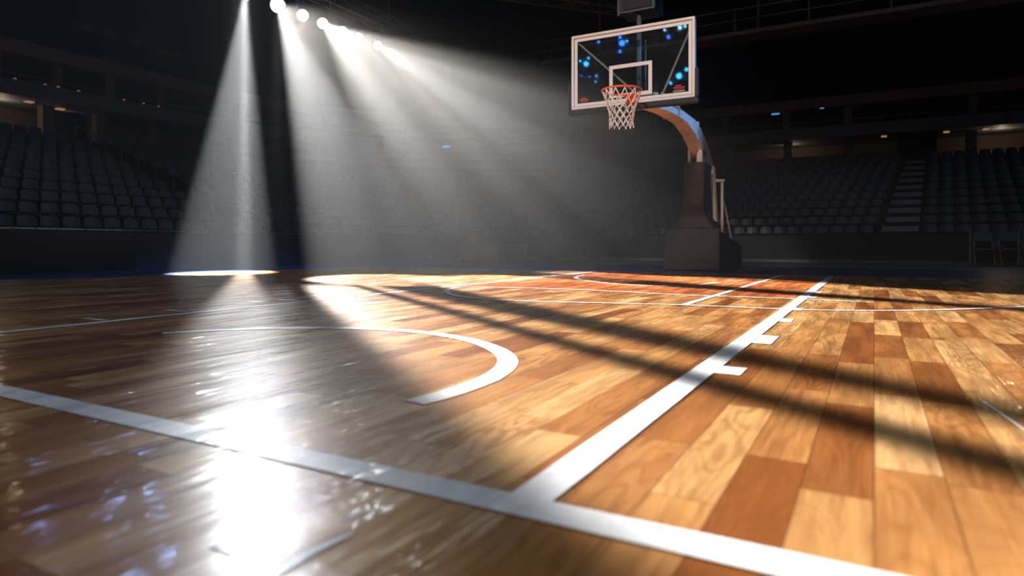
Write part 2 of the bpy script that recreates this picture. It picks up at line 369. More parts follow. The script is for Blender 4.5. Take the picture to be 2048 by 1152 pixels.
# ------------------------------------------------------------------ seats
def aisle_end(k):     # x interval of the end-stand steps at row k (radial aisle drifts with height)
    f = (k+.5)/NR; return (.03+f*.98, 1.0+f*.70)
AIS = (10.62, 11.50)
def shell(bm, w, h, t, z0, y, lean, curve):
    n = 6; F_, B_ = [], []
    for j in range(4):
        zz = z0+h*j/3; ww = w*(1-.10*(j/3)**2)
        F_.append([]); B_.append([])
        for i in range(n+1):
            u = i/n*2-1; zc = zz-(.03*u*u*(1 if j == 3 else 0))
            yy = y+lean*j/3-curve*u*u
            F_[-1].append(bm.verts.new((u*ww/2, yy, zc))); B_[-1].append(bm.verts.new((u*ww/2, yy+t, zc)))
    for j in range(3):
        for i in range(n):
            bm.faces.new((F_[j][i], F_[j][i+1], F_[j+1][i+1], F_[j+1][i])); bm.faces.new((B_[j][i+1], B_[j][i], B_[j+1][i], B_[j+1][i+1]))
        bm.faces.new((F_[j][0], F_[j+1][0], B_[j+1][0], B_[j][0])); bm.faces.new((F_[j][n], B_[j][n], B_[j+1][n], F_[j+1][n]))
    for i in range(n):
        bm.faces.new((F_[3][i], F_[3][i+1], B_[3][i+1], B_[3][i])); bm.faces.new((F_[0][i+1], F_[0][i], B_[0][i], B_[0][i+1]))
# local frame: sitter faces -y, back at +y
def b_back(b): shell(b, .325, .205, .03, .255, .10, .04, .03)
def b_pan(b):   # tipped-up seat pan
    prism_x(b, [(-.16, .17), (.08, .15), (.08, .20), (-.15, .225), (-.18, .20)], -.135, .135)
def b_leg(b):
    box(b, -.165, -.145, -.05, .10, 0, .20); box(b, .145, .165, -.05, .10, 0, .20); box(b, -.15, .15, .02, .05, .12, .15)
def meshof(name, build, m, bev=0):
    o = obj(name, build, m, bevel=bev, smooth=False); me = o.data; bpy.data.objects.remove(o); return me
me_back, me_pan, me_leg = meshof('backrest', b_back, 'seat', .006), meshof('seat_pan', b_pan, 'seatpan', .01), meshof('seat_frame', b_leg, 'black')
SP = .372
seats = []
for k in range(NR):
    o = .18+TD*k+.50; z = Z1+RISE*k
    def block(tagname, lst, ref):
        for i, (x, y, th) in enumerate(lst): seats.append((x, y, z, th, k, tagname, i, ref))
    st = .19 if k % 2 else 0
    L1 = [P(AIS[0]-.24-i*SP, o) for i in range(int((AIS[0]-.2-1.6)/SP))]
    block('side stand', L1, 'the aisle steps')
    L2 = [P(AIS[1]+.24+i*SP, o) for i in range(int((YC-AIS[1]-.2)/SP))]
    block('far side block', L2, 'the aisle steps')
    arc = (R0+o)*pi/2; n = int((arc-.5)/SP)
    block('curved corner block', [P(YC+10*(.3+i*SP)/(R0+o), o) for i in range(n)], 'the side stand')
    a0, a1 = aisle_end(k)
    n = int((a0-.12-XC)/SP); block('end stand inner block', [P(s_of_x(a0-.25-i*SP), o) for i in range(n)], 'the steps')
    n = int((11.5-a1)/SP); block('end stand outer block', [P(s_of_x(a1+.25+i*SP), o) for i in range(n)], 'the steps')
def shown(s):
    X, Y = to_px((s[0], s[1], s[2]+.4)); return -10 < X < 2058
vis = [s for s in seats if shown(s)]
def hidden(s):   # behind the hoop base or its pad: still partly seen, keep; front rows hide little
    return 0
vis.sort(key=lambda s: depth(s))
best = vis[:300]; bset = set(map(id, best)); rest = [s for s in seats if id(s) not in bset]
for (x, y, z, th, k, blk, i, ref) in best:
    r = bpy.data.objects.new('stadium_seat', None); C.objects.link(r); r.location = (x, y, z); r.rotation_euler = (0, 0, th-pi/2)
    row = 'row at the barrier' if k == 0 else ('top row' if k == NR-1 else ordinal(k)+' row up')
    tag(r, 'dark blue plastic seat, %s, %s, %s from %s' % (blk, row, ordinal(i), ref), 'seat', 'stadium seats in the lower stands')
    for nm, me in (('backrest', me_back), ('seat_pan', me_pan), ('seat_frame', me_leg)):
        c = bpy.data.objects.new(nm, me); C.objects.link(c); c.parent = r
def rest_build(bm):
    for (x, y, z, th, *_) in rest:
        vs0 = len(bm.verts); tmp = bmesh.new(); shell(tmp, .325, .205, .03, .255, .10, .04, .03)
        tmp.transform(Matrix.Translation((x, y, z)) @ Matrix.Rotation(th-pi/2, 4, 'Z')); vm = {v: bm.verts.new(v.co) for v in tmp.verts}
        for f in tmp.faces: bm.faces.new([vm[v] for v in f.verts])
        tmp.free()
        m4 = Matrix.Translation((x, y, z)) @ Matrix.Rotation(th-pi/2, 4, 'Z')
        tmp = bmesh.new(); box(tmp, -.135, .135, -.16, .09, .15, .215); box(tmp, -.15, -.13, -.03, .10, 0, .2); box(tmp, .13, .15, -.03, .10, 0, .2); tmp.transform(m4)
        vm = {v: bm.verts.new(v.co) for v in tmp.verts}
        for f in tmp.faces: bm.faces.new([vm[v] for v in f.verts])
        tmp.free()
tag(obj('distant_seating', rest_build, 'seat'), 'remaining rows of small dark blue seats high up and far off in the stands', 'seats', kind='stuff')

# aisle steps
def steps_side(b):
    for k in range(NR):
        for j in range(2):
            o0 = .18+TD*k+j*TD/2; zz = Z1+RISE*k
            box(b, X0-(o0+TD/2), X0-o0-.004, AIS[0], AIS[1], zz-.02, zz+RISE*j/2+.012)
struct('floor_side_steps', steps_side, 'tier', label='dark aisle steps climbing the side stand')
def steps_end(b):
    for k in range(NR):
        for j in range(2):
            o0 = .18+TD*k+j*TD/2; zz = Z1+RISE*k; f = (k+j/2)/NR; g = (k+j/2+.5)/NR
            v = []
            for (oo, ff) in ((o0+.03, f), (o0+TD/2, g)):
                xa, xb = .06+ff*.98, .97+ff*.68
                for z_ in (zz-.02, zz+RISE*j/2+.012): v += [b.verts.new((xa, Y0+oo, z_)), b.verts.new((xb, Y0+oo, z_))]
            for q in ((0,1,3,2),(4,6,7,5),(0,4,5,1),(2,3,7,6),(0,2,6,4),(1,5,7,3)): b.faces.new([v[i] for i in q])
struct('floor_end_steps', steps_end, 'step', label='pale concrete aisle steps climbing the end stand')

rl = thing('stair_railing', (-13.1, 11.55, Z1), 'short blue steel railing at the foot of the side aisle steps', 'railing')
A, B_ = Vector((-13.55, 11.0, 1.34)), Vector((-12.68, 11.0, 1.12))
A = on_x(497, 420, -13.45); B_ = Vector((-12.7, A.y, 1.11)); rl.location = (-13.1, A.y, .55)
obj('top_rail', lambda b: tube(b, [A+Vector((0, 0, 0)), B_], .02), 'rail', rl); obj('lower_rail', lambda b: tube(b, [A-Vector((0, 0, .24)), B_-Vector((0, 0, .24))], .016), 'rail', rl)
obj('post', lambda b: tube(b, [A, Vector((A.x, A.y, .84))], .02), 'rail', rl); obj('post', lambda b: tube(b, [B_, Vector((B_.x, B_.y, .55))], .02), 'rail', rl)
ar = thing('aisle_handrail', (-17, 10.55, 1.9), 'dull steel handrail with posts climbing beside the side aisle steps', 'handrail')
pts = []
for k in range(2, NR):
    x = X0-(.18+TD*k+.3); z = Z1+RISE*k; pts.append((x, 10.56, z+.62))
    obj('post', lambda b: tube(b, [(x, 10.56, z), (x, 10.56, z+.62)], .018, 6), 'rail', ar)
obj('top_rail', lambda b: tube(b, pts, .02, 6), 'rail', ar)

# ------------------------------------------------------------------ hoop
hp = thing('basketball_hoop', (-2.9, 12.5, 0), 'tall glass basketball hoop on a padded dark base behind the baseline', 'basketball hoop')
XL, XR, ZB, ZTp, YG = -3.955, -2.13, 2.485, 3.585, 8.95
XM = (XL+XR)/2
bx0, bx1 = -3.40, -2.40
def tilt_base(b):
    prism_y(b, [(bx0+.02, 0.002), (bx1, 0.002), (bx1, .745), (bx0+.14, .745), (bx0+.05, .60)], 11.9, 14.1)
    for v in b.verts:
        if v.co.y > 13 and v.co.z > .5: v.co.z = .48
bs = obj('base', tilt_base, 'navy', hp, bevel=.03, label='navy padded base, sloping at the rear')
obj('front_pad', lambda b: prism_y(b, [(bx0, .02), (bx1+.005, .02), (bx1+.005, .76), (bx0+.13, .76), (bx0+.03, .60)], 11.84, 11.9), 'pad', bs, bevel=.012, label='brown black front pad of the base')
cx = -2.90
colp = [(cx-.36, .765), (cx+.34, .765), (cx+.20, 1.0), (cx+.165, 1.10), (cx+.17, 2.0), (cx-.17, 2.0), (cx-.20, 1.10), (cx-.24, 1.0)]
cb_ = obj('column', lambda b: prism_y(b, [(x*1+0, z) for x, z in colp], 12.2, 12.75), 'navy', hp, bevel=.015, label='navy column flaring to the base')
obj('column_pad', lambda b: prism_y(b, [(cx+(x-cx)*1.03, z) for x, z in colp], 12.12, 12.2), 'pad', cb_, bevel=.012, label='brown black pad on the front of the column')
obj('fork', lambda b: (box(b, -3.04, -2.995, 12.22, 12.5, 1.99, 2.24), box(b, -2.88, -2.78, 12.22, 12.5, 1.99, 2.24), box(b, -3.05, -2.77, 12.2, 12.52, 1.985, 2.01)), 'armp', hp)
low = [(9.10, 2.45), (9.25, 2.475), (9.9, 2.535), (10.6, 2.565), (11.15, 2.555), (11.77, 2.44), (12.05, 2.34), (12.24, 2.22)]
up = [(13.12, 1.95), (13.16, 2.10), (12.9, 2.28), (12.53, 2.46), (12.1, 2.63), (11.76, 2.70), (10.84, 2.715), (9.89, 2.655), (9.10, 2.60)]
arm = obj('arm', lambda b: prism_x(b, low+[(12.5, 2.05)]+up, -3.03, -2.78), 'armp', hp, bevel=.008, label='cream curved boom arm')
obj('arm_joint', lambda b: box(b, -3.04, -2.77, 10.55, 10.62, 2.55, 2.73), 'strut', arm); obj('arm_joint', lambda b: box(b, -3.04, -2.77, 11.9, 11.97, 2.38, 2.70), 'strut', arm)
obj('rear_post', lambda b: bar(b, (-2.78, 13.12, 2.02), (-2.72, 13.1, .93), .07), 'tube', hp); obj('rear_post', lambda b: bar(b, (-2.62, 13.25, 1.72), (-2.62, 13.25, .60), .05), 'tube', hp)
obj('link', lambda b: (bar(b, (-2.82, 13.12, 1.74), (-2.58, 13.25, 1.74), .05),), 'tube', hp)
obj('brace', lambda b: tube(b, [(-2.62, 13.27, 1.45), (-2.60, 13.5, 1.15), (-2.55, 13.9, .50)], .018), 'tube', hp)
obj('cable_stay', lambda b: tube(b, [(-2.80, 10.95, 2.70), (-2.68, 9.26, 2.67)], .014), 'strut', hp)
# backboard
def frame4(b, x0, x1, z0, z1, w, y0, y1):
    box(b, x0, x1, y0, y1, z1-w, z1); box(b, x0, x1, y0, y1, z0, z0+w); box(b, x0, x0+w, y0, y1, z0+w, z1-w); box(b, x1-w, x1, y0, y1, z0+w, z1-w)
bb = obj('backboard_frame', lambda b: frame4(b, XL, XR, ZB, ZTp, .036, YG-.02, YG+.07), 'white', hp, bevel=.006, label='white enamelled frame of the backboard')
obj('backboard_glass', lambda b: box(b, XL+.03, XR-.03, YG+.010, YG+.022, ZB+.03, ZTp-.03), 'glass', hp, label='clear glass pane of the backboard')
obj('painted_border', lambda b: frame4(b, XL+.046, XR-.046, ZB+.046, ZTp-.046, .042, YG+.004, YG+.0085), 'white', hp, label='white painted border on the glass')
obj('target_square', lambda b: frame4(b, -3.365, -2.73, 2.60, 3.07, .052, YG+.004, YG+.0085), 'white', hp, label='white target square painted on the glass')
pd = obj('bottom_pad', lambda b: (box(b, XL-.045, XR+.045, YG-.035, YG+.075, ZB-.08, ZB-.001), box(b, XL-.048, XL-.001, YG-.035, YG+.075, ZB-.001, 2.885), box(b, XR+.001, XR+.048, YG-.035, YG+.075, ZB-.001, 2.885)), 'boardpad', hp, bevel=.012, label='dark padding wrapped around the bottom edge of the backboard')
obj('strut', lambda b: tube(b, [(-3.88, YG+.06, 3.50), (-2.98, YG+.3, 2.62)], .014), 'strut', hp)
obj('strut', lambda b: tube(b, [(-2.20, YG+.06, 3.46), (-2.66, YG+.3, 2.66)], .014), 'strut', hp)
obj('strut', lambda b: tube(b, [(-2.66, YG+.3, 2.66), (-2.52, YG+.1, 2.55)], .012), 'strut', hp)
obj('mount_plate', lambda b: (box(b, -3.15, -2.68, YG+.1, YG+.16, 2.42, 2.64), box(b, -3.0, -2.8, YG+.16, YG+.30, 2.45, 2.60)), 'armp', hp, bevel=.006)
for x0, z0, w_ in ((-3.83, 2.585, .13), (-2.43, 2.60, .16)):
    dc = obj('corner_decal', lambda b: (box(b, x0, x0+w_, YG+.001, YG+.004, z0+.035, z0+.05), box(b, x0+.03, x0+w_*.7, YG+.001, YG+.004, z0+.062, z0+.075), box(b, x0+.02, x0+w_*.95, YG+.001, YG+.004, z0+.012, z0+.022)), 'red', hp, label='small red decal in the corner of the glass')
obj('corner_decal', lambda b: box(b, -2.43, -2.27, YG+.001, YG+.004, 2.585, 2.60), 'paleg', hp, label='pale strip under the red decal')
rc = Vector((-3.005, YG-.48, 2.575)); RR = .268
ring = [(rc.x+RR*cos(a*pi/20), rc.y+RR*sin(a*pi/20), rc.z) for a in range(40)]
rim = obj('rim', lambda b: tube(b, ring, .013, 10, closed=True), 'rim', hp, smooth=True, label='orange steel rim')
obj('rim_bracket', lambda b: (box(b, rc.x-.08, rc.x+.08, YG-.035, YG-.02, 2.48, 2.59), prism_x(b, [(YG-.23, 2.578), (YG-.03, 2.585), (YG-.03, 2.50)], rc.x-.07, rc.x-.058), prism_x(b, [(YG-.23, 2.578), (YG-.03, 2.585), (YG-.03, 2.50)], rc.x+.058, rc.x+.07), box(b, rc.x-.10, rc.x+.10, YG-.22, YG-.03, 2.572, 2.586)), 'rim', rim, bevel=.003)
# net: twelve loops, diamonds
nz = [2.562, 2.44, 2.36, 2.285, 2.215, 2.145, 2.085]; nr = [.262, .222, .196, .176, .163, .158, .165]
def netb(b):
    n = 12
    def pt(i, j): a = 2*pi*(i+(.5 if j % 2 else 0))/n; return (rc.x+nr[j]*cos(a)+.006*sin(3*i+j), rc.y+nr[j]*sin(a)+.006*cos(5*i+j), nz[j]+.008*sin(7*i+3*j)*(j > 0))
    for i in range(n):
        for j in range(len(nz)-1):
            s = 1 if j % 2 else 0
            for q in ((i+s, j+1), (i-1+s, j+1)):
                w = .0075 if j == 0 else .006
                tube(b, [pt(i, j), pt(*q)], w, 6)
        tube(b, [(rc.x+RR*cos(2*pi*i/n), rc.y+RR*sin(2*pi*i/n), rc.z), pt(i, 0)], .007, 5)
    for i in range(n): 
        a = pt(i, len(nz)-1); tube(b, [a, (a[0], a[1], a[2]-.02)], .008, 6)
tag_ = obj('net', netb, 'net', hp, smooth=True, label='white cord net')
# shot clock on its pole above the board
sk = thing('shot_clock', (-3.02, 9.4, 3.6), 'black box clock on a pole above the backboard', 'shot clock')
obj('pole', lambda b: (tube(b, [(-3.03, 9.30, 2.62), (-3.03, 9.30, 3.90)], .034, 12), tube(b, [(-2.95, 9.36, 2.62), (-2.95, 9.36, 3.5)], .012)), mat('grey_pole_paint', (.10, .10, .12), .45), sk, smooth=True)
cbx = obj('housing', lambda b: box(b, -3.30, -2.76, 9.2, 9.62, 3.89, 4.45), 'black', sk, bevel=.01)
obj('face_panel', lambda b: box(b, -3.25, -2.80, 9.185, 9.2, 3.93, 4.42), mat('dark_grey_panel', (.018, .018, .02), .6, spec=.2), sk)
obj('bezel', lambda b: (box(b, -3.32, -3.285, 9.17, 9.25, 3.86, 4.46), box(b, -2.79, -2.765, 9.17, 9.22, 3.88, 4.46), box(b, -3.28, -2.79, 9.17, 9.2, 3.885, 3.91)), mat('blue_grey_bezel', (.03, .04, .06), .5), sk)

# ------------------------------------------------------------------ lamps on their truss
LXX, LZ = -13.0, 6.45
lamp_y = [10.38, 11.34, 12.15, 12.85, 13.6, 14.26, 15.08]
blue_y = [6.45, 7.70, 8.5]
names = ['first of the row, cut off by the picture top', 'second from the top edge', 'third from the top edge', 'middle of the seven', 'third from the far end', 'second from the far end', 'smallest, at the far end of the row']
def lamp(y, k, blue=False):
    rr = .17 if k < 2 and not blue else (.150-.006*k if not blue else .13)
    c = Vector((LXX, y, LZ)); d = (Vector((0, 0, .47))-c).normalized()
    t = thing('spotlight', (LXX, y, LZ+.5), ('pale blue arena spotlight on the truss above the side stand' if blue else 'white arena spotlight on the truss, '+names[k]), 'spotlight', 'arena spotlights')
    obj('housing', lambda b: tube(b, [c-d*.42, c-d*.30, c-d*.03], rr*1.08, 20, r1=rr*1.15), 'black', t, smooth=False)
    obj('lens', lambda b: disc(b, c-d*.015, d, rr, 28, .02), 'lensb' if blue else 'lens', t)
    obj('yoke', lambda b: (bar(b, c-d*.2+Vector((0, -rr*1.3, 0)), (LXX, y-rr*1.3, LZ+.36), .03), bar(b, c-d*.2+Vector((0, rr*1.3, 0)), (LXX, y+rr*1.3, LZ+.36), .03), bar(b, (LXX, y-rr*1.3, LZ+.36), (LXX, y+rr*1.3, LZ+.36), .03)), 'black', t)
    obj('clamp', lambda b: box(b, LXX-.05, LXX+.05, y-.04, y+.04, LZ+.36, LZ+.56), 'black', t)
for k, y in enumerate(lamp_y): lamp(y, k)
for k, y in enumerate(blue_y): lamp(y, k, True)
def truss(b, a, c, w=.35, n=12, r=.022):
    a, c = Vector(a), Vector(c); d = (c-a).normalized(); u = d.cross(Vector((0, 0, 1))).normalized()*w/2; up_ = Vector((0, 0, w))
    ch = [(a+u, c+u), (a-u, c-u), (a+u+up_, c+u+up_), (a-u+up_, c-u+up_)]
    for p, q in ch: tube(b, [p, q], r, 6)
    for i in range(n):
        f, g = i/n, (i+1)/n
        for (p, q), (s, t) in ((ch[0], ch[2]), (ch[1], ch[3]), (ch[0], ch[1]), (ch[2], ch[3])):
            P0 = p.lerp(q, f); P1 = s.lerp(t, g); tube(b, [P0, P1] if i % 2 else [s.lerp(t, f), p.lerp(q, g)], r*.6, 5)
tr = thing('lighting_truss', (LXX, 10, 7.0), 'steel lighting truss carrying the row of spotlights', 'truss')
obj('lattice', lambda b: truss(b, (LXX, 5.2, LZ+.58), (LXX, 17, LZ+.58), .38, 26), 'truss', tr)
for yy in (7, 11, 15.6): obj('hanger', lambda b: tube(b, [(LXX, yy, LZ+.9), (LXX, yy, 11.2)], .02), 'truss', tr)
cw = thing('catwalk', (0, 20, 6.7), 'brown steel catwalk hanging over the end of the court', 'catwalk')
obj('deck', lambda b: box(b, -10, 13, 20, 20.8, 6.66, 6.78), 'truss', cw)
obj('guard_rail', lambda b: (bar(b, (-10, 20, 7.42), (13, 20, 7.42), .04), bar(b, (-10, 20, 7.1), (13, 20, 7.1), .03)), 'truss', cw)
for i in range(12): obj('rail_post', lambda b: bar(b, (-9.6+i*2, 20.02, 6.78), (-9.6+i*2, 20.02, 7.42), .035), 'truss', cw)
for i in range(5): obj('hanger', lambda b: bar(b, (-8+i*5, 20.4, 6.78), (-8+i*5, 20.4, 11.2), .05), 'truss', cw)
t2 = thing('roof_truss', (-7, 18, 8.5), 'dark roof truss with vertical hangers above the far corner', 'truss')
obj('lattice', lambda b: truss(b, (-11.5, 14.0, 7.7), (-6.2, 20.0, 7.7), .6, 10, .03), 'truss', t2)
for f in (.1, .3, .5, .7, .9): obj('hanger', lambda b: bar(b, (-11.5+5.3*f, 14+6*f, 8.3), (-11.5+5.3*f, 14+6*f, 11.2), .05), 'truss', t2)

# blue and cyan show lamps hung behind the camera; seen only as reflections in the glass
def refl(px_, py_, Ym=-6.0):
    g = on_y(px_, py_, YG+.016); k = (2*YG-Ym)/YG; k = (2*(YG+.016)-Ym)/(YG+.016)
    return Vector((g.x*k, Ym, H+(g.z-H)*k))
for i, (x, y, s, m_) in enumerate([(1244, 86, .10, 'bled'), (1240, 103, .05, 'bled'), (1254, 82, .04, 'cyan'), (1172, 128, .09, 'cyan'), (1177, 116, .045, 'cyan'), (1160, 122, .04, 'cyan'), (1358, 152, .10, 'cyan'), (1373, 139, .06, 'cyan'), (1341, 166, .05, 'cyan'),
        (1360, 55, .07, 'cyanw'), (1329, 60, .04, 'cyanw'), (1337, 74, .05, 'bled'), (1197, 84, .04, 'bled'), (1193, 152, .035, 'cyan'), (1191, 163, .03, 'cyan'), (1370, 52, .05, 'cyanw'), (1163, 152, .02, 'bled'), (1179, 153, .02, 'bled'), (1240, 74, .05, 'bled')]):
    p = refl(x, y)
    t = thing('show_lamp', p, 'small blue show lamp high behind the court, mirrored in the backboard glass', 'show lamp', 'small blue show lamps mirrored in the glass')
    obj('housing', lambda b: disc(b, p+Vector((0, -.1, 0)), (0, 1, 0), s*1.1, 14, .16), 'black', t); obj('lens', lambda b: disc(b, p+Vector((0, .0, 0)), (0, 1, 0), s, 14, .02), m_, t)
t3 = thing('roof_truss', (-8, -6.3, 9), 'dark roof truss carrying the small blue show lamps', 'truss')
obj('lattice', lambda b: truss(b, (-13, -6.4, 8.9), (-3, -6.4, 8.9), .4, 14), 'truss', t3)

# concourse downlights, amber markers, lit blue screens
dl = [(58, 216), (120, 226)]; 
for i, (x, y) in enumerate(dl):
    p = on_x(x, y, X0-(OT+.35+.3*i)); p.z = 4.63
    tag(obj('ceiling_light', lambda b: box(b, p.x-.10, p.x+.10, p.y-.10, p.y+.10, 4.62, 4.655), 'warm'), 'warm downlight under the balcony, %s the beige column' % ('before', 'just past')[i], 'ceiling light', 'warm downlights under the balcony')
for i, (x, y) in enumerate([(1768, 257), (1893, 246), (1972, 231)]):
    p = on_y(x, y, Y0+OT+.5)
    tag(obj('ceiling_light', lambda b: box(b, p.x-.09, p.x+.09, p.y-.1, p.y+.1, 4.62, 4.655), 'warm'), 'warm downlight under the end balcony, %s' % ('beside the black doorway', 'past the black doorway', 'farthest from the doorway')[i], 'ceiling light', 'warm downlights under the balcony')
for i, (x, y) in enumerate([(30, 160), (90, 168), (116, 177), (157, 185), (248, 200), (287, 207), (317, 213)]):
    p = on_x(x, y, X0-OT+.1); p.z = 5.13
    tag(obj('marker_lamp', lambda b: disc(b, p, (1, 0, 0), .035, 10, .05), 'amber'), 'tiny amber lamp on the balcony edge, %s along' % ordinal(i), 'marker lamp', 'amber lamps along the balcony edge')
for i, (x, y, w) in enumerate([(1551, 228, .30), (1644, 216, .14)]):
    p = on_y(x, y, Y0+OT+.0)
    tag(obj('display_screen', lambda b: box(b, p.x-w/2, p.x+w/2, p.y-.02, p.y+.02, p.z-.03, p.z+.03), 'screen'), ('bright' if i == 0 else 'small dim')+' blue screen above the end balcony', 'screen')
p = on_y(698, 294, 22.0)
th_ = P(YC+8, OT-.3)
p = Vector((th_[0], th_[1], 4.9))
tag(obj('display_screen', lambda b: box(b, p.x-.16, p.x+.16, p.y-.16, p.y+.0, 4.85, 4.92), 'screen'), 'faint blue screen on the balcony seen through the haze', 'screen')
for i, (x, y) in enumerate([(168, 52), (213, 65), (270, 85), (325, 105), (349, 110)]):
    p = on_x(x, y, X0-OT-1.1)
    tag(obj('wall_sign', lambda b: box(b, p.x, p.x+.04, p.y-.22, p.y+.22, p.z-.10, p.z+.10), 'truss'), 'dim brown panel high on the black wall, %s along' % ordinal(i), 'sign', 'dim brown wall panels')

# ------------------------------------------------------------------ furniture
def chair(x, y, rz, label, backm):
    t = thing('folding_chair', (x, y, 0), label, 'chair', 'chairs behind the baseline', local=True); t.rotation_euler = (0, 0, rz)
    obj('backrest', lambda b: box(b, -.19, .19, .17, .20, .56, .78), backm, t, bevel=.01)
    obj('seat', lambda b: box(b, -.19, .19, -.18, .18, .37, .41), 'seatpan', t, bevel=.01)
    for sx in (-1, 1):
        obj('leg', lambda b: bar(b, (sx*.18, .19, .56), (sx*.19, -.20, .003), .025), 'legs', t)
        obj('leg', lambda b: bar(b, (sx*.18, -.14, .38), (sx*.19, .22, .003), .025), 'legs', t)
    obj('seat_rail', lambda b: box(b, -.19, .19, -.20, -.18, .36, .385), 'legs', t)
for i, (pxx, bm_) in enumerate([(1968, 'cloth'), (2020, 'cloth'), (2068, 'blue')]):
    q = on_y(pxx, 500, 18.9); chair(q.x, 18.9, .06*i, ['folding chair beside the steel post at the barrier end', 'folding chair between the blue panel and the blue post', 'folding chair past the bright blue post'][i], bm_)
q = on_y(1941, 500, 19.3); tag(obj('metal_post', lambda b: tube(b, [(q.x, 19.3, 0), (q.x, 19.3, .80)], .035), 'cap'), 'grey steel post at the end of the barrier wall', 'post')
q2 = on_y(2038, 500, 18.6); tag(obj('metal_post', lambda b: tube(b, [(q2.x, 18.6, 0), (q2.x, 18.6, .82)], .022), 'rail'), 'slim blue post between two folding chairs', 'post')
q3 = on_y(1998, 500, 19.2); tag(obj('hanging_towel', lambda b: (box(b, q3.x-.10, q3.x+.10, 19.19, 19.21, .36, .79), box(b, q3.x-.11, q3.x-.10, 19.18, 19.22, 0, .79), box(b, q3.x+.10, q3.x+.11, 19.18, 19.22, 0, .79)), 'blue'), 'blue cloth panel standing between the folding chairs', 'panel')
def table(x, y, w, m_, label, hz=.55, back=None):
    t = thing('scorer_table', (x, y, 0), label, 'table')
    obj('table_top', lambda b: box(b, x-w/2, x+w/2, y-.25, y+.25, hz-.03, hz), 'black', t); obj('skirt', lambda b: box(b, x-w/2+.01, x+w/2-.01, y-.24, y-.225, .03, hz-.03), m_, t)
    for sx in (-1, 1):
        for sy in (-1, 1): obj('leg', lambda b: box(b, x+sx*(w/2-.04)-.015, x+sx*(w/2-.04)+.015, y+sy*.2-.015, y+sy*.2+.015, 0.001, hz-.03), 'black', t)
    return t
a_ = on_y(968, 500, 15.6); table(a_.x, 15.6, 1.3, 'redc', 'scorer table with a dark red skirt by the far corner')
a_ = on_y(1035, 500, 16.2); table(a_.x, 16.2, .9, 'cloth', 'small table with a grey blue skirt beside the red table')
a_ = on_y(892, 500, 14.6)
bn = thing('banner_stand', (a_.x, 14.6, 0), 'grey blue cloth banner on a stand by the far corner', 'banner')
obj('cloth', lambda b: box(b, a_.x-.42, a_.x+.42, 14.59, 14.61, .72, 1.22), 'blue', bn); obj('frame', lambda b: (bar(b, (a_.x-.43, 14.6, 0.001), (a_.x-.43, 14.6, 1.24), .03), bar(b, (a_.x+.43, 14.6, 0.001), (a_.x+.43, 14.6, 1.24), .03), bar(b, (a_.x-.43, 14.6, 1.22), (a_.x+.43, 14.6, 1.22), .03)), 'black', bn)
a_ = on_y(948, 470, 16.2); tag(obj('equipment_case', lambda b: box(b, a_.x-.2, a_.x+.2, 16.1, 16.5, 0.001, .90), 'redc', bevel=.02), 'upright dark red case behind the red table', 'case')

# ------------------------------------------------------------------ light
def light(name, typ, loc, target, energy, col, **k):
    l = bpy.data.lights.new(name, typ); l.energy = energy; l.color = col
    for a, b in k.items(): setattr(l, a, b)
    o = bpy.data.objects.new(name, l); C.objects.link(o); o.location = loc
    o.rotation_euler = (Vector(target)-Vector(loc)).to_track_quat('-Z', 'Y').to_euler(); return o
def shutter_spot(name, y, az0, az1, el0, el1, energy, col, soft=.6, gain=0.0, slit=None, softe=2.5, cone=None):
    """arena spotlight with shutters: the beam is cut to a window of azimuth / elevation (degrees)"""
    az, el = radians((az0+az1)/2), radians((el0+el1)/2); c = Vector((LXX, y, LZ))
    d = Vector((cos(az)*cos(el), sin(az)*cos(el), -sin(el))); c = c+(Vector((0, 0, .47))-c).normalized()*.03
    half = cone or max((el1-el0)/2+2, (az1-az0)/2+2)
    o = light(name, 'SPOT', c, c+d, energy, col, spot_size=radians(2*half), spot_blend=.15, shadow_soft_size=.06)
    l = o.data; l.use_nodes = True; T = NT(l.node_tree); e = l.node_tree.nodes['Emission']
    s = T.n('ShaderNodeSeparateXYZ'); T.L.new(T.n('ShaderNodeNewGeometry').outputs['Incoming'], s.inputs[0])
    a = T.m('MULTIPLY', T.m('ARCTAN2', s.outputs[1], s.outputs[0]), 180/pi); ee = T.m('MULTIPLY', T.m('ARCSINE', T.m('MULTIPLY', s.outputs[2], -1.0)), 180/pi)
    w = T.m('MULTIPLY', T.smooth(a, az0-soft, az0+soft), T.m('SUBTRACT', 1.0, T.smooth(a, az1-soft, az1+soft)))
    w = T.m('MULTIPLY', w, T.m('MULTIPLY', T.smooth(ee, el0-softe*.4, el0+softe*.4), T.m('SUBTRACT', 1.0, T.smooth(ee, el1-softe, el1+softe))))
    if slit:
        ds = T.m('ABSOLUTE', T.m('SUBTRACT', a, slit[0])); w = T.m('MULTIPLY', w, T.smooth(ds, slit[1]*.3, slit[1]*1.6))
    if gain:   # less light for steep (near) angles so the long throw is even, like a graded cyc optic
        w = T.m('MULTIPLY', w, T.m('POWER', 2.718, T.m('MULTIPLY', T.m('SUBTRACT', ee, 20.0), -gain)))
    T.L.new(w, e.inputs['Strength'])
    return o
WARM = (1.0, .93, .86); COOL = (.93, .97, 1.0)
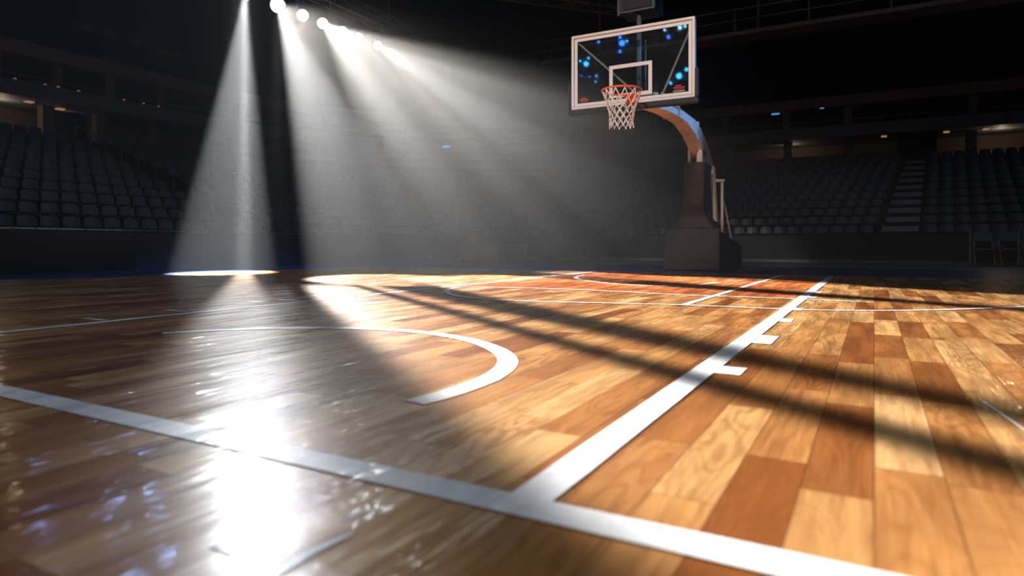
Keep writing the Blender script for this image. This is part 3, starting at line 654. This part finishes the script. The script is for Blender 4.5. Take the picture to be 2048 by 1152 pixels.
# --- BEAMS
shutter_spot('pool_second', 11.34, -39.2, -34.75, 19.5, 34, 92000, WARM, .45, .035, slit=(-35.95, .42))
shutter_spot('pool_fourth', 12.85, -37.9, -26.9, 19.5, 36, 98000, WARM, .5, .03)
shutter_spot('pool_seventh', 15.08, -32.7, -27.5, 19.5, 34, 92000, WARM, .5, .03)
shutter_spot('glare_first', 10.38, -39.9, -37.7, 19, 54, 2600, COOL, .5, -.095)
shutter_spot('glare_second', 11.34, -41.8, -40.5, 19, 34, 1000, COOL, .5, -.06)
def cone(name, y, px_, py_, half, e):
    q = floor_at(px_, py_); c = Vector((LXX+.05, y-.04, LZ-.03))
    light(name, 'SPOT', c, (q[0], q[1], 0), e, COOL, spot_size=radians(2*half), spot_blend=.3, shadow_soft_size=.06)
cone('beam_first', 10.38, 448, 545, 6.6, 50000)
cone('beam_second', 11.34, 765, 557, 6.0, 48000)
cone('beam_fourth', 12.85, 1005, 556, 3.4, 30000)
cone('beam_sixth', 14.26, 1160, 556, 2.6, 22000)
cone('beam_seventh', 15.08, 1470, 562, 3.0, 52000)
# --- hoop key, a fill spot added behind the camera without fixture, blue side lamp
light('hoop_key', 'SPOT', (-1.5, -5, 8.5), (-3.0, 9, 3.0), 5200, (1, .86, .78), spot_size=radians(13.5), spot_blend=.5, shadow_soft_size=.3)
light('hoop_side', 'SPOT', (7, 11.5, 7.5), (-2.7, 10.4, 2.4), 6500, (.16, .42, 1.0), spot_size=radians(20), spot_blend=.6, shadow_soft_size=.3)
# --- soft ambient fill added over the court, no fixture there
a = light('court_fill', 'AREA', (-1, -2.5, 9.5), (-1.5, 3.0, 0), 95, (.80, .88, 1.0), size=7, shape='SQUARE', spread=radians(95))
# --- warm glow of the concourse
for (x, y, z, e) in ((-21.9, 9.2, 4.4, 3), (-22.2, 10.9, 4.4, 3), (4.0, 29.0, 4.4, 3), (-3, 29.3, 4.4, 2)):
    light('concourse_glow', 'POINT', (x, y, z), (x, y, 0), e*3.4, (1, .72, .45), shadow_soft_size=.1)
# --- blue fill added for the stands, area lights without fixtures
light('stand_fill', 'AREA', (-6, 4, 9), (-15, 8, 1), 48, (.35, .58, 1.0), size=3)
light('stand_fill', 'AREA', (1, 12, 9.5), (1, 22, 1), 38, (.35, .62, 1.0), size=3)

w = bpy.data.worlds.new('arena_air'); sc.world = w; w.use_nodes = True; nt = w.node_tree
nt.nodes['Background'].inputs[0].default_value = (.02, .03, .05, 1); nt.nodes['Background'].inputs[1].default_value = .05
vs = nt.nodes.new('ShaderNodeVolumeScatter'); vs.inputs['Density'].default_value = .0035; vs.inputs['Anisotropy'].default_value = .2; vs.inputs['Color'].default_value = (1, 1, 1, 1)
TW = NT(nt); sx = TW.n('ShaderNodeSeparateXYZ'); TW.L.new(TW.n('ShaderNodeNewGeometry').outputs['Position'], sx.inputs[0])
bank = TW.m('MULTIPLY', TW.m('SUBTRACT', 1.0, TW.smooth(sx.outputs[0], -8.5, -1.0)), TW.m('MULTIPLY_ADD', TW.smooth(sx.outputs[2], 3.0, 6.6), -.62, 1.0))      # smoke hangs in a bank under the spotlight truss and thins out over the court
TW.L.new(TW.m('MULTIPLY_ADD', bank,   .0084, .0003), vs.inputs['Density'])
nt.links.new(vs.outputs[0], nt.nodes['World Output'].inputs['Volume'])
w.cycles.volume_step_size = 5.0; sc.cycles.volume_max_steps = 10

# ------------------------------------------------------------------ camera, colour
cam = bpy.data.cameras.new('camera'); co = bpy.data.objects.new('camera', cam); C.objects.link(co); sc.camera = co
co.location = (0, 0, H); co.rotation_euler = (pi/2, 0, YAW); cam.sensor_width = 36; cam.lens = 36*F/2048; cam.shift_y = -(576-HOR)/2048
cam.clip_start = .05; cam.clip_end = 100
cam.dof.use_dof = True; cam.dof.focus_distance = 5.0; cam.dof.aperture_fstop = 1.8
vs_ = sc.view_settings; vs_.view_transform = 'Standard'; vs_.look = 'None'; vs_.exposure = 0; vs_.gamma = 1
try: vs_.use_curve_mapping = False
except Exception: pass
cy = sc.cycles
cy.use_denoising = True; cy.max_bounces = 6; cy.diffuse_bounces = 3; cy.glossy_bounces = 3; cy.transparent_max_bounces = 8; cy.volume_bounces = 0
cy.sample_clamp_indirect = 4; cy.sample_clamp_direct = 0; cy.caustics_reflective = False; cy.caustics_refractive = False
for o in bpy.data.objects:
    if 'local' in o: del o['local']
